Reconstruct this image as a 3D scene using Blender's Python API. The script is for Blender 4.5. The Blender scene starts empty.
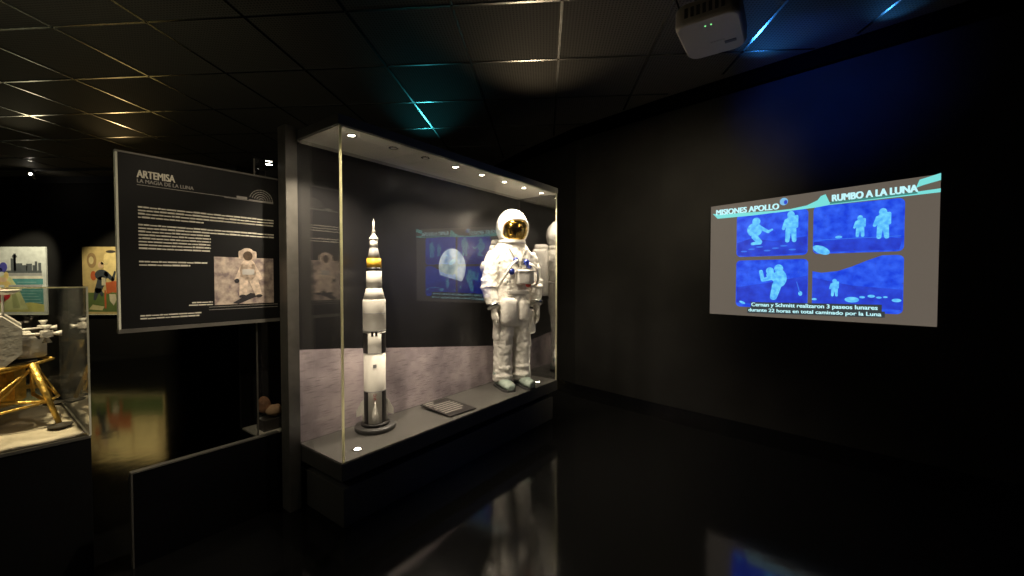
import bpy, bmesh, math, random
from mathutils import Vector, Matrix
from math import sin, cos, pi, radians
random.seed(7)
S = bpy.context.scene
COL = S.collection

# ------------------------------------------------------------------ camera, world, exposure
cam_d = bpy.data.cameras.new('camera'); cam = bpy.data.objects.new('camera', cam_d); COL.objects.link(cam)
cam_d.sensor_width = 36; cam_d.lens = 14.487; cam_d.clip_start = .05
cam.location = (0, 0, 1.6); cam.rotation_euler = (radians(90 - 1.435), 0, 0)
S.camera = cam
S.view_settings.view_transform = 'Standard'; S.view_settings.look = 'None'
S.view_settings.exposure = 0; S.view_settings.gamma = 1; S.view_settings.use_curve_mapping = False
w = bpy.data.worlds.new('world'); S.world = w; w.use_nodes = True
w.node_tree.nodes['Background'].inputs[0].default_value = (.9, .95, 1, 1)
w.node_tree.nodes['Background'].inputs[1].default_value = .006

CA = radians(53.337)                      # direction of the display wall
U = Vector((cos(CA), sin(CA), 0)); E = Vector((-sin(CA), cos(CA), 0)); C0 = Vector((-1.0556, 2.5256, 0))
def W(s, e, z): return C0 + U * s + E * e + Vector((0, 0, z))
ZC = 3.68                                 # ceiling height

def lamp(kind, name, loc, target, power, color, size=.05, angle=60, blend=.5, spread=None, sy=None):
    d = bpy.data.lights.new(name, kind); o = bpy.data.objects.new(name, d); COL.objects.link(o)
    o.location = loc; d.energy = power; d.color = color
    if kind == 'SPOT': d.spot_size = radians(angle); d.spot_blend = blend; d.shadow_soft_size = size
    elif kind == 'AREA':
        d.size = size
        if sy: d.shape = 'RECTANGLE'; d.size_y = sy
        if spread: d.spread = radians(spread)
    else: d.shadow_soft_size = size
    v = Vector(target) - Vector(loc); o.rotation_euler = v.to_track_quat('-Z', 'Y').to_euler()
    return o
WARM = (1, .86, .66)
DL = [.158, .49, .79, 1.12, 1.454, 1.789, 2.123, 2.455]; LIT = [0, 3, 4, 5, 6, 7]
for i in LIT:
    lamp('SPOT', 'case_downlight_lamp', W(DL[i], .11, 2.49), W(DL[i], .19, .4), (135, 52, 48, 60, 64, 70, 74, 70)[i], WARM, .02, 125, .8)
for s in (.181, 2.396):
    lamp('SPOT', 'case_uplight_lamp', W(s, .112, .47), W(s, .16, 2.4), 9, WARM, .02, 110, .8)
lamp('SPOT', 'lander_case_lamp', W(-1.35, 1.0, 2.9), W(-1.4, 1.35, .8), 330, (1, .83, .5), .08, 44, .5)
lamp('SPOT', 'vitrine_lamp', W(-.08, .85, 2.38), W(-.06, .95, .5), 3, WARM, .02, 60, .6)
lamp('SPOT', 'sign_lamp', W(-.75, -1.3, 3.55), W(-.46, .64, 1.7), 95, (1, .84, .6), .06, 34, .7)
lamp('SPOT', 'painting_lamp', (-9.02, 7.5, 3.5), (-10.3, 8.5, 1.5), 420, (1, .9, .66), .04, 42, .5)
lamp('SPOT', 'painting_lamp', (-7.46, 7.2, 3.5), (-8.1, 8.5, 1.5), 320, (1, .86, .55), .04, 52, .5)
# light thrown on the ceiling
lamp('SPOT', 'ceiling_glow_lamp', (.2, 5.1, 2.8), (.3, 3.5, ZC), 30, (1, .78, .5), .16, 75, 1)
lamp('SPOT', 'teal_ceiling_lamp', (-1.5, 7.2, 2.9), (-1.02, 5.05, ZC), 15, (.08, .8, .9), .1, 34, .9)
lamp('SPOT', 'blue_ceiling_lamp', (2.38, 4.0, 3.42), (2.28, 3.5, ZC), 7, (.04, .3, 1), .05, 110, .9)
lamp('SPOT', 'blue_ceiling_lamp', (3.05, 3.40, 3.5), (2.95, 3.2, ZC), 2.2, (.06, .35, 1), .03, 100, .9)
lamp('SPOT', 'blue_wall_lamp', (1.75, 3.05, 3.3), (2.9, 3.9, 3.3), 60, (.02, .12, 1), .05, 75, 1)
lamp('SPOT', 'amber_ceiling_lamp', (-6.7, 7.1, 3.1), (-5.3, 5.5, ZC), 11, (1, .68, .28), .1, 32, 1)
lamp('SPOT', 'amber_ceiling_lamp', (-7.6, 6.6, 3.1), (-6.1, 4.9, ZC), 8, (1, .85, .5), .1, 32, 1)
lamp('AREA', 'gallery_bounce_lamp', (-3.3, 1.2, 1.9), (-3.9, 4.6, ZC), 5, (1, .97, .72), 1.2, spread=110)  # added area lamp standing in for soft light from the gallery
lamp('AREA', 'gallery_wall_bounce', (2.3, 2.6, 3.3), (1.2, 5.6, 1.6), 12, (1, .85, .58), .7, spread=62)  # added unseen fill that lifts the dark wall, no fixture here
lamp('AREA', 'aisle_bounce_lamp', (-2.6, .2, 3.2), (-1.3, 2.9, .8), .7, (1, .93, .72), .8, spread=50)  # added unseen fill for the case's left end and base

# ------------------------------------------------------------------ materials
def mat(name, col, rough=.6, metal=0, spec=.5, vary=.0, scale=8., bump=0., bscale=40., emit=None, es=1., coat=0, col2=None, detail=4):
    m = bpy.data.materials.new(name); m.use_nodes = True; n = m.node_tree; b = n.nodes['Principled BSDF']
    c4 = tuple(col) + (1,)
    b.inputs['Base Color'].default_value = c4; b.inputs['Roughness'].default_value = rough
    b.inputs['Metallic'].default_value = metal; b.inputs['Specular IOR Level'].default_value = spec
    if coat: b.inputs['Coat Weight'].default_value = coat
    tc = n.nodes.new('ShaderNodeTexCoord')
    if vary or col2:
        nz = n.nodes.new('ShaderNodeTexNoise'); nz.inputs['Scale'].default_value = scale; nz.inputs['Detail'].default_value = detail
        n.links.new(tc.outputs['Object'], nz.inputs['Vector'])
        r = n.nodes.new('ShaderNodeValToRGB'); r.color_ramp.elements[0].position = .35; r.color_ramp.elements[1].position = .65
        a = tuple(x * (1 - vary) for x in col) + (1,); d = (tuple(col2) + (1,)) if col2 else tuple(min(1, x * (1 + vary)) for x in col) + (1,)
        r.color_ramp.elements[0].color = a; r.color_ramp.elements[1].color = d
        n.links.new(nz.outputs['Fac'], r.inputs['Fac'])
        n.links.new(r.outputs['Color'], b.inputs['Emission Color' if emit else 'Base Color'])
    if emit:
        if not (vary or col2): b.inputs['Emission Color'].default_value = tuple(emit) + (1,)
        b.inputs['Emission Strength'].default_value = es; b.inputs['Base Color'].default_value = (.02, .02, .02, 1)
    if bump:
        nb = n.nodes.new('ShaderNodeTexNoise'); nb.inputs['Scale'].default_value = bscale; nb.inputs['Detail'].default_value = 5
        n.links.new(tc.outputs['Object'], nb.inputs['Vector'])
        bp = n.nodes.new('ShaderNodeBump'); bp.inputs['Strength'].default_value = bump; bp.inputs['Distance'].default_value = .02
        n.links.new(nb.outputs['Fac'], bp.inputs['Height']); n.links.new(bp.outputs['Normal'], b.inputs['Normal'])
    return m
def glow(name, col, s=1., col2=None, scale=10.):      # surface that gives off light
    return mat(name, col, .5, emit=col, es=s, col2=col2, scale=scale)
def glass(name, f0=.043, tint=(1, 1, 1), rough=0.0):
    m = bpy.data.materials.new(name); m.use_nodes = True; n = m.node_tree; n.nodes.clear()
    out = n.nodes.new('ShaderNodeOutputMaterial'); mx = n.nodes.new('ShaderNodeMixShader')
    t = n.nodes.new('ShaderNodeBsdfTransparent'); t.inputs[0].default_value = tuple(tint) + (1,)
    g = n.nodes.new('ShaderNodeBsdfGlossy'); g.inputs['Roughness'].default_value = rough; g.inputs['Color'].default_value = (1, 1, 1, 1)
    geo = n.nodes.new('ShaderNodeNewGeometry'); dt = n.nodes.new('ShaderNodeVectorMath'); dt.operation = 'DOT_PRODUCT'
    n.links.new(geo.outputs['Incoming'], dt.inputs[0]); n.links.new(geo.outputs['Normal'], dt.inputs[1])
    def mth(op, a, b=None):
        x = n.nodes.new('ShaderNodeMath'); x.operation = op
        for k, v in ((0, a), (1, b)):
            if v is None: continue
            if isinstance(v, (int, float)): x.inputs[k].default_value = v
            else: n.links.new(v, x.inputs[k])
        return x.outputs[0]
    a = mth('ABSOLUTE', dt.outputs['Value']); b = mth('SUBTRACT', 1.0, a); c = mth('POWER', b, 5.0)
    d = mth('MULTIPLY', c, 1 - f0); f = mth('ADD', d, f0)
    n.links.new(f, mx.inputs[0]); n.links.new(t.outputs[0], mx.inputs[1]); n.links.new(g.outputs[0], mx.inputs[2])
    n.links.new(mx.outputs[0], out.inputs[0]); return m

M = dict(
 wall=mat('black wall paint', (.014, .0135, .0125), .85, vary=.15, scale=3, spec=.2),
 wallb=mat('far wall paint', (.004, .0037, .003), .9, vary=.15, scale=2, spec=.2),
 black=mat('satin black', (.006, .006, .006), .5, spec=.25, vary=.1),
 gloss=mat('gloss black', (.006, .006, .007), .16, vary=.1, scale=3),
 matte=mat('matte black', (.01, .01, .01), .8, vary=.15, spec=.2),
 case=mat('dark grey lacquer', (.07, .067, .06), .45, vary=.08, scale=4),
 deck=mat('grey taupe deck', (.082, .078, .07), .38, vary=.06, scale=6),
 soffit=mat('warm grey canopy underside', (.24, .23, .2), .45, vary=.05, scale=5),
 fascia=mat('grey canopy fascia', (.14, .135, .115), .5, vary=.05),
 post=mat('brushed dark post', (.17, .16, .14), .35, metal=.4, vary=.1, scale=12),
 edge=mat('polished glass edge', (.75, .74, .6), .3, vary=.05),
 chrome=mat('chrome ring', (.6, .6, .58), .2, metal=1, vary=.05),
 white=mat('white enamel', (.8, .78, .72), .4, vary=.03),
 suit=mat('white suit cloth', (.72, .69, .63), .85, vary=.07, scale=14, bump=.5, bscale=30, spec=.2),
 suit2=mat('white suit cover cloth', (.76, .73, .67), .8, vary=.05, scale=9, bump=.4, bscale=45, spec=.2),
 shell=mat('white helmet shell', (.82, .8, .75), .35, vary=.02),
 visor=mat('gold visor film', (.75, .48, .1), .08, metal=1, vary=.05),
 boot=mat('pale green boot rubber', (.3, .36, .31), .6, vary=.1, scale=20, bump=.2),
 glove=mat('grey white glove', (.55, .52, .46), .7, vary=.08, scale=30),
 strap=mat('grey strap', (.3, .28, .25), .7, vary=.1),
 blue=mat('blue anodised', (.02, .035, .22), .3, metal=.5, vary=.1),
 red=mat('red anodised', (.5, .03, .02), .3, metal=.4, vary=.1),
 grey=mat('grey box', (.45, .43, .4), .5, vary=.08),
 rwhite=mat('rocket white paint', (.74, .7, .62), .45, vary=.03, scale=20),
 rblack=mat('rocket black paint', (.015, .013, .012), .4, vary=.1),
 rgrey=mat('rocket grey band', (.28, .27, .26), .5, vary=.1),
 ryellow=mat('rocket yellow band', (.75, .42, .04), .45, vary=.15, scale=60),
 stand=mat('model stand charcoal', (.05, .048, .045), .4, vary=.1),
 gold=mat('gold foil', (.75, .5, .13), .35, metal=.75, vary=.25, scale=25, bump=.6, bscale=35),
 silver=mat('silver panels', (.62, .6, .58), .5, metal=.2, vary=.15, scale=9, bump=.15),
 dark=mat('dark panel', (.04, .035, .03), .5, vary=.2),
 sand=mat('moon sand base', (.5, .45, .36), .95, vary=.2, scale=6, bump=.6, bscale=14, spec=.1),
 floorw=mat('white vitrine floor', (.7, .66, .55), .7, vary=.05),
 brown=mat('brown rock', (.28, .14, .07), .8, vary=.4, scale=14, bump=.6, bscale=18),
 tan=mat('tan rock', (.42, .27, .15), .8, vary=.3, scale=14, bump=.6, bscale=18),
 proj=mat('projector off white plastic', (.38, .35, .3), .5, vary=.02),
 dgrey=mat('dark grey plastic', (.06, .06, .06), .5, vary=.1),
 glass=glass('clear glass', .07), endglass=glass('coated end glass', .24), lglass=glass('dusty glass', .05, (.96, .96, .95), .02),
 lit=glow('lit lens', (1, .9, .72), 30), unlit=mat('unlit lens', (.3, .28, .25), .3, vary=.05),
 led=glow('green led', (.25, 1, .3), 1.5),
 signtext=mat('cream lettering', (.62, .58, .48), .6, vary=.03), signdim=mat('grey lettering', (.3, .28, .25), .6, vary=.03),
)
def grey_reflect_mat():  # even grey mixed into the pane, standing in for a dim reflection
    m = glass('hazy end glass', .09); n = m.node_tree; out = [x for x in n.nodes if x.type == 'OUTPUT_MATERIAL'][0]
    src = out.inputs[0].links[0].from_socket; mx = n.nodes.new('ShaderNodeMixShader'); mx.inputs[0].default_value = .06
    d = n.nodes.new('ShaderNodeBsdfDiffuse'); d.inputs[0].default_value = (.6, .62, .62, 1)
    n.links.new(src, mx.inputs[1]); n.links.new(d.outputs[0], mx.inputs[2]); n.links.new(mx.outputs[0], out.inputs[0]); return m
M['haze'] = grey_reflect_mat()
# mural: black sky and lilac grey moonscape
M['sky'] = mat('mural night sky', (.012, .0115, .012), .32, vary=.1, scale=3, spec=.5)
def moon_mat():
    m = mat('mural moon surface', (.36, .3, .32), .5, vary=.25, scale=5, col2=(.5, .42, .43), detail=8)
    n = m.node_tree; b = n.nodes['Principled BSDF']; tc = [x for x in n.nodes if x.type == 'TEX_COORD'][0]
    mp = n.nodes.new('ShaderNodeMapping'); mp.inputs['Scale'].default_value = (1.6, 1, 14); n.links.new(tc.outputs['Object'], mp.inputs[0])
    v = n.nodes.new('ShaderNodeTexVoronoi'); v.inputs['Scale'].default_value = 5; n.links.new(mp.outputs[0], v.inputs['Vector'])
    r = n.nodes.new('ShaderNodeValToRGB'); r.color_ramp.elements[0].position = .05; r.color_ramp.elements[1].position = .4
    r.color_ramp.elements[0].color = (.5, .48, .5, 1); r.color_ramp.elements[1].color = (1, 1, 1, 1); n.links.new(v.outputs['Distance'], r.inputs[0])
    mx = n.nodes.new('ShaderNodeMixRGB'); mx.blend_type = 'MULTIPLY'; mx.inputs[0].default_value = .8
    src = b.inputs['Base Color'].links[0].from_socket
    n.links.new(src, mx.inputs[1]); n.links.new(r.outputs[0], mx.inputs[2]); n.links.new(mx.outputs[0], b.inputs['Base Color']); return m
M['moon'] = moon_mat()
M['earth'] = mat('mural earth', (.03, .07, .12), .4, col2=(.2, .24, .25), scale=6, vary=.1, detail=7)
def floor_mat():
    m = mat('polished black floor', (.004, .004, .004), .09, spec=.75)
    n = m.node_tree; b = n.nodes['Principled BSDF']; tc = [x for x in n.nodes if x.type == 'TEX_COORD'][0]
    nz = n.nodes.new('ShaderNodeTexNoise'); nz.inputs['Scale'].default_value = 1.3; n.links.new(tc.outputs['Object'], nz.inputs['Vector'])
    mr = n.nodes.new('ShaderNodeMapRange'); mr.inputs['To Min'].default_value = .05; mr.inputs['To Max'].default_value = .13
    n.links.new(nz.outputs['Fac'], mr.inputs['Value']); n.links.new(mr.outputs[0], b.inputs['Roughness'])
    bz = n.nodes.new('ShaderNodeTexNoise'); bz.inputs['Scale'].default_value = 3.5; n.links.new(tc.outputs['Object'], bz.inputs['Vector'])
    bp = n.nodes.new('ShaderNodeBump'); bp.inputs['Strength'].default_value = .06; bp.inputs['Distance'].default_value = .02
    n.links.new(bz.outputs['Fac'], bp.inputs['Height']); n.links.new(bp.outputs[0], b.inputs['Normal']); return m
M['floor'] = floor_mat()
def ceil_mat():
    m = mat('perforated metal ceiling tile', (.115, .105, .09), .7, spec=.12)
    n = m.node_tree; b = n.nodes['Principled BSDF']; tc = [x for x in n.nodes if x.type == 'TEX_COORD'][0]
    mp = n.nodes.new('ShaderNodeMapping'); mp.inputs['Rotation'].default_value = (0, 0, .079); n.links.new(tc.outputs['Object'], mp.inputs[0])
    sc = n.nodes.new('ShaderNodeVectorMath'); sc.operation = 'SCALE'; sc.inputs['Scale'].default_value = 38; n.links.new(mp.outputs[0], sc.inputs[0])
    fr = n.nodes.new('ShaderNodeVectorMath'); fr.operation = 'FRACTION'; n.links.new(sc.outputs[0], fr.inputs[0])
    sb = n.nodes.new('ShaderNodeVectorMath'); sb.operation = 'SUBTRACT'; sb.inputs[1].default_value = (.5, .5, .5); n.links.new(fr.outputs[0], sb.inputs[0])
    ml = n.nodes.new('ShaderNodeVectorMath'); ml.operation = 'MULTIPLY'; ml.inputs[1].default_value = (1, 1, 0); n.links.new(sb.outputs[0], ml.inputs[0])
    ln = n.nodes.new('ShaderNodeVectorMath'); ln.operation = 'LENGTH'; n.links.new(ml.outputs[0], ln.inputs[0])
    r = n.nodes.new('ShaderNodeValToRGB'); r.color_ramp.elements[0].position = .24; r.color_ramp.elements[1].position = .34
    r.color_ramp.elements[0].color = (.03, .027, .022, 1); r.color_ramp.elements[1].color = (.085, .08, .068, 1)
    n.links.new(ln.outputs['Value'], r.inputs[0]); n.links.new(r.outputs[0], b.inputs['Base Color']); return m
M['ceil'] = ceil_mat()
def edge_mat():
    m = mat('light-carrying glass edge', (.8, .78, .6), .3); n = m.node_tree; out = [x for x in n.nodes if x.type == 'OUTPUT_MATERIAL'][0]
    src = out.inputs[0].links[0].from_socket; mx = n.nodes.new('ShaderNodeMixShader'); mx.inputs[0].default_value = .6
    d = n.nodes.new('ShaderNodeBsdfTranslucent'); d.inputs[0].default_value = (.9, .88, .68, 1)
    n.links.new(src, mx.inputs[1]); n.links.new(d.outputs[0], mx.inputs[2]); n.links.new(mx.outputs[0], out.inputs[0]); return m
M['gedge'] = edge_mat()
M['tbar'] = mat('pale metal ceiling bar', (.55, .55, .53), .25, metal=1, vary=.03)

# ------------------------------------------------------------------ helpers
def link(name, me, m, parent=None, loc=None, rotz=0):
    o = bpy.data.objects.new(name, me); COL.objects.link(o)
    for x in (m if isinstance(m, (list, tuple)) else [m]): me.materials.append(x)
    if parent: o.parent = parent
    if loc is not None: o.location = loc
    o.rotation_euler = (0, 0, rotz); return o
def thing(name, label, cat, loc=(0, 0, 0), rotz=0, group=None):
    o = bpy.data.objects.new(name, None); COL.objects.link(o); o.empty_display_size = .1
    o.location = loc; o.rotation_euler = (0, 0, rotz); o['label'] = label; o['category'] = cat
    if group: o['group'] = group
    return o
def tag(o, label, cat, group=None):
    o['label'] = label; o['category'] = cat
    if group: o['group'] = group
    return o
class MB:
    def __init__(s): s.b = bmesh.new(); s.mi = 0
    def _f(s, vs, smooth=False):
        try: f = s.b.faces.new(vs); f.material_index = s.mi; f.smooth = smooth; return f
        except ValueError: return None
    def box(s, x0, x1, y0, y1, z0, z1, bev=0., rot=None):
        vs = [s.b.verts.new((x, y, z)) for z in (z0, z1) for (x, y) in ((x0, y0), (x1, y0), (x1, y1), (x0, y1))]
        fs = [s._f([vs[i] for i in q]) for q in ((3, 2, 1, 0), (4, 5, 6, 7), (0, 1, 5, 4), (1, 2, 6, 5), (2, 3, 7, 6), (3, 0, 4, 7))]
        if rot: 
            c = Vector(((x0 + x1) / 2, (y0 + y1) / 2, (z0 + z1) / 2))
            for v in vs: v.co = rot @ (v.co - c) + c
        if bev:
            es = list({e for f in fs for e in f.edges})
            bmesh.ops.bevel(s.b, geom=es, offset=bev, segments=3, affect='EDGES', profile=.5)
        return s
    def rings(s, rings, cap=True, smooth=True):
        R = [[s.b.verts.new(p) for p in r] for r in rings]; n = len(R[0])
        for a, b in zip(R, R[1:]):
            for i in range(n): s._f([a[i], a[(i + 1) % n], b[(i + 1) % n], b[i]], smooth)
        if cap: s._f(R[0][::-1]); s._f(R[-1])
        return s
    def lathe(s, prof, seg=32, c=(0, 0), axis='Z'):
        rr = []
        for r, z in prof:
            ring = []
            for i in range(seg):
                a = 2 * pi * i / seg; p = (c[0] + r * cos(a), c[1] + r * sin(a), z)
                ring.append(p)
            rr.append(ring)
        return s.rings(rr)
    def tube(s, pts, rad, seg=10, flat=1., ref=None):
        P = [Vector(p) for p in pts]; rr = []
        if not isinstance(rad, (list, tuple)): rad = [rad] * len(P)
        for i, p in enumerate(P):
            t = ((P[min(i + 1, len(P) - 1)] - P[max(i - 1, 0)])).normalized()
            rf = Vector(ref) if ref else (Vector((1, 0, 0)) if abs(t.x) < .8 else Vector((0, 1, 0)))
            v = t.cross(rf).normalized(); u = v.cross(t).normalized()
            rr.append([p + u * rad[i] * cos(2 * pi * k / seg) + v * rad[i] * flat * sin(2 * pi * k / seg) for k in range(seg)])
        return s.rings(rr)
    def ell(s, c, r, seg=20, rg=12, keep=None):
        c = Vector(c); V = []
        for j in range(rg + 1):
            t = pi * j / rg
            if j in (0, rg): V.append([s.b.verts.new(c + Vector((0, 0, r[2] * cos(t))))])
            else: V.append([s.b.verts.new(c + Vector((r[0] * sin(t) * cos(2 * pi * i / seg), r[1] * sin(t) * sin(2 * pi * i / seg), r[2] * cos(t)))) for i in range(seg)])
        for j in range(rg):
            for i in range(seg):
                k = (i + 1) % seg; a, b = V[j], V[j + 1]
                vs = [a[0], b[i], b[k]] if j == 0 else ([a[i], b[0], a[k]] if j == rg - 1 else [a[i], b[i], b[k], a[k]])
                if keep and not keep(sum((v.co - c for v in vs), Vector()) / len(vs)): continue
                s._f(vs, True)
        return s
    def prism(s, pts, z0, z1, mp=lambda x, y, z: (x, y, z)):
        return s.rings([[mp(x, y, z0) for x, y in pts], [mp(x, y, z1) for x, y in pts]], smooth=False)
    def build(s, name, m, parent=None, loc=None, rotz=0):
        bmesh.ops.remove_doubles(s.b, verts=[v for v in s.b.verts if not v.link_faces], dist=0)
        bmesh.ops.delete(s.b, geom=[v for v in s.b.verts if not v.link_faces], context='VERTS')
        bmesh.ops.recalc_face_normals(s.b, faces=s.b.faces)
        me = bpy.data.meshes.new(name); s.b.to_mesh(me); s.b.free(); return link(name, me, m, parent, loc, rotz)
def struct(o): o['kind'] = 'structure'; return o
# flat artwork in an x-z plane facing -y : thin raised shapes
class Art:
    def __init__(s, y=0): s.m = MB(); s.y = y; s.mats = []
    def poly(s, pts, m, lay=1, th=.0004):
        if m not in s.mats: s.mats.append(m)
        s.m.mi = s.mats.index(m); y1 = s.y - lay * .0008
        s.m.rings([[(x, s.y, z) for x, z in pts], [(x, y1, z) for x, z in pts]], smooth=False); return s
    def rect(s, x0, x1, z0, z1, m, lay=1, r=0.):
        if not r: return s.poly([(x0, z0), (x1, z0), (x1, z1), (x0, z1)], m, lay)
        p = []
        for cx, cz, a0 in ((x1 - r, z0 + r, -90), (x1 - r, z1 - r, 0), (x0 + r, z1 - r, 90), (x0 + r, z0 + r, 180)):
            for k in range(6): a = radians(a0 + 18 * k); p.append((cx + r * cos(a), cz + r * sin(a)))
        return s.poly(p, m, lay)
    def oval(s, x, z, rx, rz, m, lay=1, a=0):
        return s.poly([(x + rx * cos(t) * cos(a) - rz * sin(t) * sin(a), z + rx * cos(t) * sin(a) + rz * sin(t) * cos(a)) for t in [2 * pi * i / 20 for i in range(20)]], m, lay)
    def cap(s, x0, z0, x1, z1, r0, r1, m, lay=1):
        a = math.atan2(z1 - z0, x1 - x0); p = []
        for k in range(7): t = a + pi / 2 + pi * k / 6; p.append((x0 + r0 * cos(t), z0 + r0 * sin(t)))
        for k in range(7): t = a - pi / 2 + pi * k / 6; p.append((x1 + r1 * cos(t), z1 + r1 * sin(t)))
        return s.poly(p, m, lay)
    def build(s, name, parent=None, loc=None, rotz=0): return s.m.build(name, s.mats, parent, loc, rotz)
def text(body, name, x, z, y, width, height, m, parent, bold=0., ang=0.):
    c = bpy.data.curves.new('t', 'FONT'); c.body = body; c.size = 1; c.extrude = .004
    o = bpy.data.objects.new('t', c); COL.objects.link(o); bpy.context.view_layer.update()
    me = bpy.data.meshes.new_from_object(o.evaluated_get(bpy.context.evaluated_depsgraph_get()))
    bpy.data.objects.remove(o); me.materials.clear()
    xs = [v.co.x for v in me.vertices]; ys = [v.co.y for v in me.vertices]
    sx = width / (max(xs) - min(xs)); sy = height / (max(ys) - min(ys)); x0 = min(xs); y0 = min(ys)
    for v in me.vertices:
        a, b = (v.co.x - x0) * sx, (v.co.y - y0) * sy
        v.co = Vector((x + a * cos(ang) - b * sin(ang), y - v.co.z * .1, z + a * sin(ang) + b * cos(ang)))
    if bold:                                        # heavier strokes
        b = bmesh.new(); b.from_mesh(me); src = b.faces[:]
        for k_, (dx, dz) in enumerate(((1, 0), (2, 0), (0, 1), (1, 1), (2, 1))):
            r = bmesh.ops.duplicate(b, geom=src); q_ = bold * height
            for v in [g_ for g_ in r['geom'] if isinstance(g_, bmesh.types.BMVert)]: v.co += Vector((dx * q_ - q_, -.00002 * (k_ + 1), dz * q_ - q_ / 2))
        b.to_mesh(me); b.free()
    return link(name, me, m, parent)
def textrows(name, rows, y, m, parent, h=.0085):      # small print too fine to read: one band of word-length dashes per row
    a = Art(y); rnd = random.Random(3)
    for x0, x1, z0, sl in rows:
        x = x0
        while x < x1 - .004:
            wd = min(rnd.uniform(.012, .045), x1 - x); zz = z0 + sl * (x - x0)
            a.rect(x, x + wd, zz, zz + h * rnd.uniform(.75, 1.1), m); x += wd + .0028
    return a.build(name, parent)

# ------------------------------------------------------------------ room
poly = [(-13, -4), (4.75, -4), (4.75, -.5), (4.62, .9), (4.3, 1.95), (3.88, 2.79), (1.77, 4.9), (.9, 5.85), (.2, 6.9), (-.3, 7.8), (-.6, 8.6), (-13, 8.6)]
def inside(x, y):
    c = False; n = len(poly)
    for i in range(n):
        (x1, y1), (x2, y2) = poly[i], poly[(i + 1) % n]
        if (y1 > y) != (y2 > y) and x < (x2 - x1) * (y - y1) / (y2 - y1) + x1: c = not c
    return c
big = [(x + (.1 if x > 0 else -.1), y) for x, y in poly]
struct(MB().prism(poly, -.1, 0).build('floor', M['floor']))
struct(MB().prism(poly, ZC, ZC + .1).build('ceiling', M['ceil']))
def wall(name, pts, z0, z1, th, m):
    b = MB(); P = [Vector((x, y, 0)) for x, y in pts]; outs = []
    for i, p in enumerate(P):
        t = (P[min(i + 1, len(P) - 1)] - P[max(i - 1, 0)]).normalized(); outs.append(p + Vector((t.y, -t.x, 0)) * th)
    rr = [[(p.x, p.y, z0), (q.x, q.y, z0), (q.x, q.y, z1), (p.x, p.y, z1)] for p, q in zip(P, outs)]
    return struct(b.rings(rr, smooth=False).build(name, m))
wall('wall_right', poly[1:11], 0, ZC, .12, M['wall'])
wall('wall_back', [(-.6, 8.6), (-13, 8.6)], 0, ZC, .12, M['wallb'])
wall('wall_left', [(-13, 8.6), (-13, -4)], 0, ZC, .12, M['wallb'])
wall('wall_front', [(-13, -4), (4.75, -4)], 0, ZC, .12, M['wall'])
M['cove'] = mat('black cove', (.0015, .0015, .0015), .95, spec=0)
wall('trim_1', poly[1:11], ZC - .15, ZC - .001, -.07, M['cove'])       # dark cove under the ceiling
wall('trim_2', [(-.7, 8.6), (-13, 8.6)], ZC - .14, ZC - .001, -.07, M['matte'])
wall('baseboard_right', poly[4:11], 0, .09, -.018, M['gloss'])
# ceiling bars: square grid turned 4.5 degrees
yg = -.079; T = .84; gb = MB()
def G(i, j):
    a = (-1.8478 + i) * T; b = (2.7549 + j) * T; return a * cos(yg) - b * sin(yg), a * sin(yg) + b * cos(yg)
def bar(p, q, w=.011):
    d = Vector((q[0] - p[0], q[1] - p[1], 0)); n = Vector((-d.y, d.x, 0)).normalized() * w; a, b = Vector((*p, 0)), Vector((*q, 0))
    gb.rings([[(v.x, v.y, z) for v, z in ((e - n, ZC - .006), (e + n, ZC - .006), (e + n, ZC + .002), (e - n, ZC + .002))] for e in (a, b)], smooth=False)
def okp(p): return inside(p[0] + .06, p[1] + .06) and inside(p[0], p[1])
for i in range(-15, 9):
    for j in range(-9, 9):
        for di, dj in ((1, 0), (0, 1)):
            for k in range(4):
                p, q = G(i + di * k / 4, j + dj * k / 4), G(i + di * (k + 1) / 4, j + dj * (k + 1) / 4)
                if okp(p) and okp(q): bar(p, q)
struct(gb.build('trim_3', M['tbar']))

# ------------------------------------------------------------------ main display case
L, D, ZD, ZT, ZS = 2.63, .53, .44, 2.54, 2.60
dc = thing('display_case', 'long black-based glass display case with lit canopy holding the spacesuit and rocket', 'display case', C0, CA)
MB().box(.04, L - .02, .05, .6, 0, .25, .004).build('plinth_step', M['case'], dc)
MB().box(.1, L - .1, .14, .6, .25, .331).build('plinth_recess', M['matte'], dc)
MB().box(0, L, 0, D + .1, .33, ZD, .003).build('deck_box', M['case'], dc)
MB().box(.003, L - .003, .003, D - .002, ZD, ZD + .006).build('deck_top', M['deck'], dc)
MB().box(0, L, 0, D + .06, ZT, ZS, .002).build('canopy', M['fascia'], dc)
MB().box(.012, L - .012, .012, D - .002, ZT - .006, ZT).build('canopy_lining', M['soffit'], dc)
MB().box(.0, L, D - .055, D - .045, ZT - .03, ZT - .006).build('light_rail', M['chrome'], dc)
mur = MB().box(0, L, D, D + .05, ZD, ZT).build('mural_panel', M['sky'], dc)
a = Art(D - .0002); hz = [(0, 1.10), (.35, 1.062), (.8, 1.005), (1.3, .945), (1.8, .885), (2.2, .84), (L, .80)]
a.poly([(0, ZD + .008), (L, ZD + .008)] + hz[::-1], M['moon']); a.build('moonscape_print', mur)
a = Art(D - .0002); a.poly([(1.505 + .185 * cos(t) * 1.0, 1.70 + .185 * sin(t)) for t in [radians(x) for x in range(-48, 205, 9)]], M['earth']); earth = a.build('earth_print', mur)
P6 = MB().box(0, .008, .009, D, ZD + .006, ZT - .006); P6.build('glass_pane', M['glass'], dc)
MB().box(.001, L - .001, 0, .008, ZD + .006, ZT - .006).build('glass_pane', M['glass'], dc)
MB().box(L - .008, L, .009, D, ZD + .006, ZT - .006).build('glass_pane', M['endglass'], dc)
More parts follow.
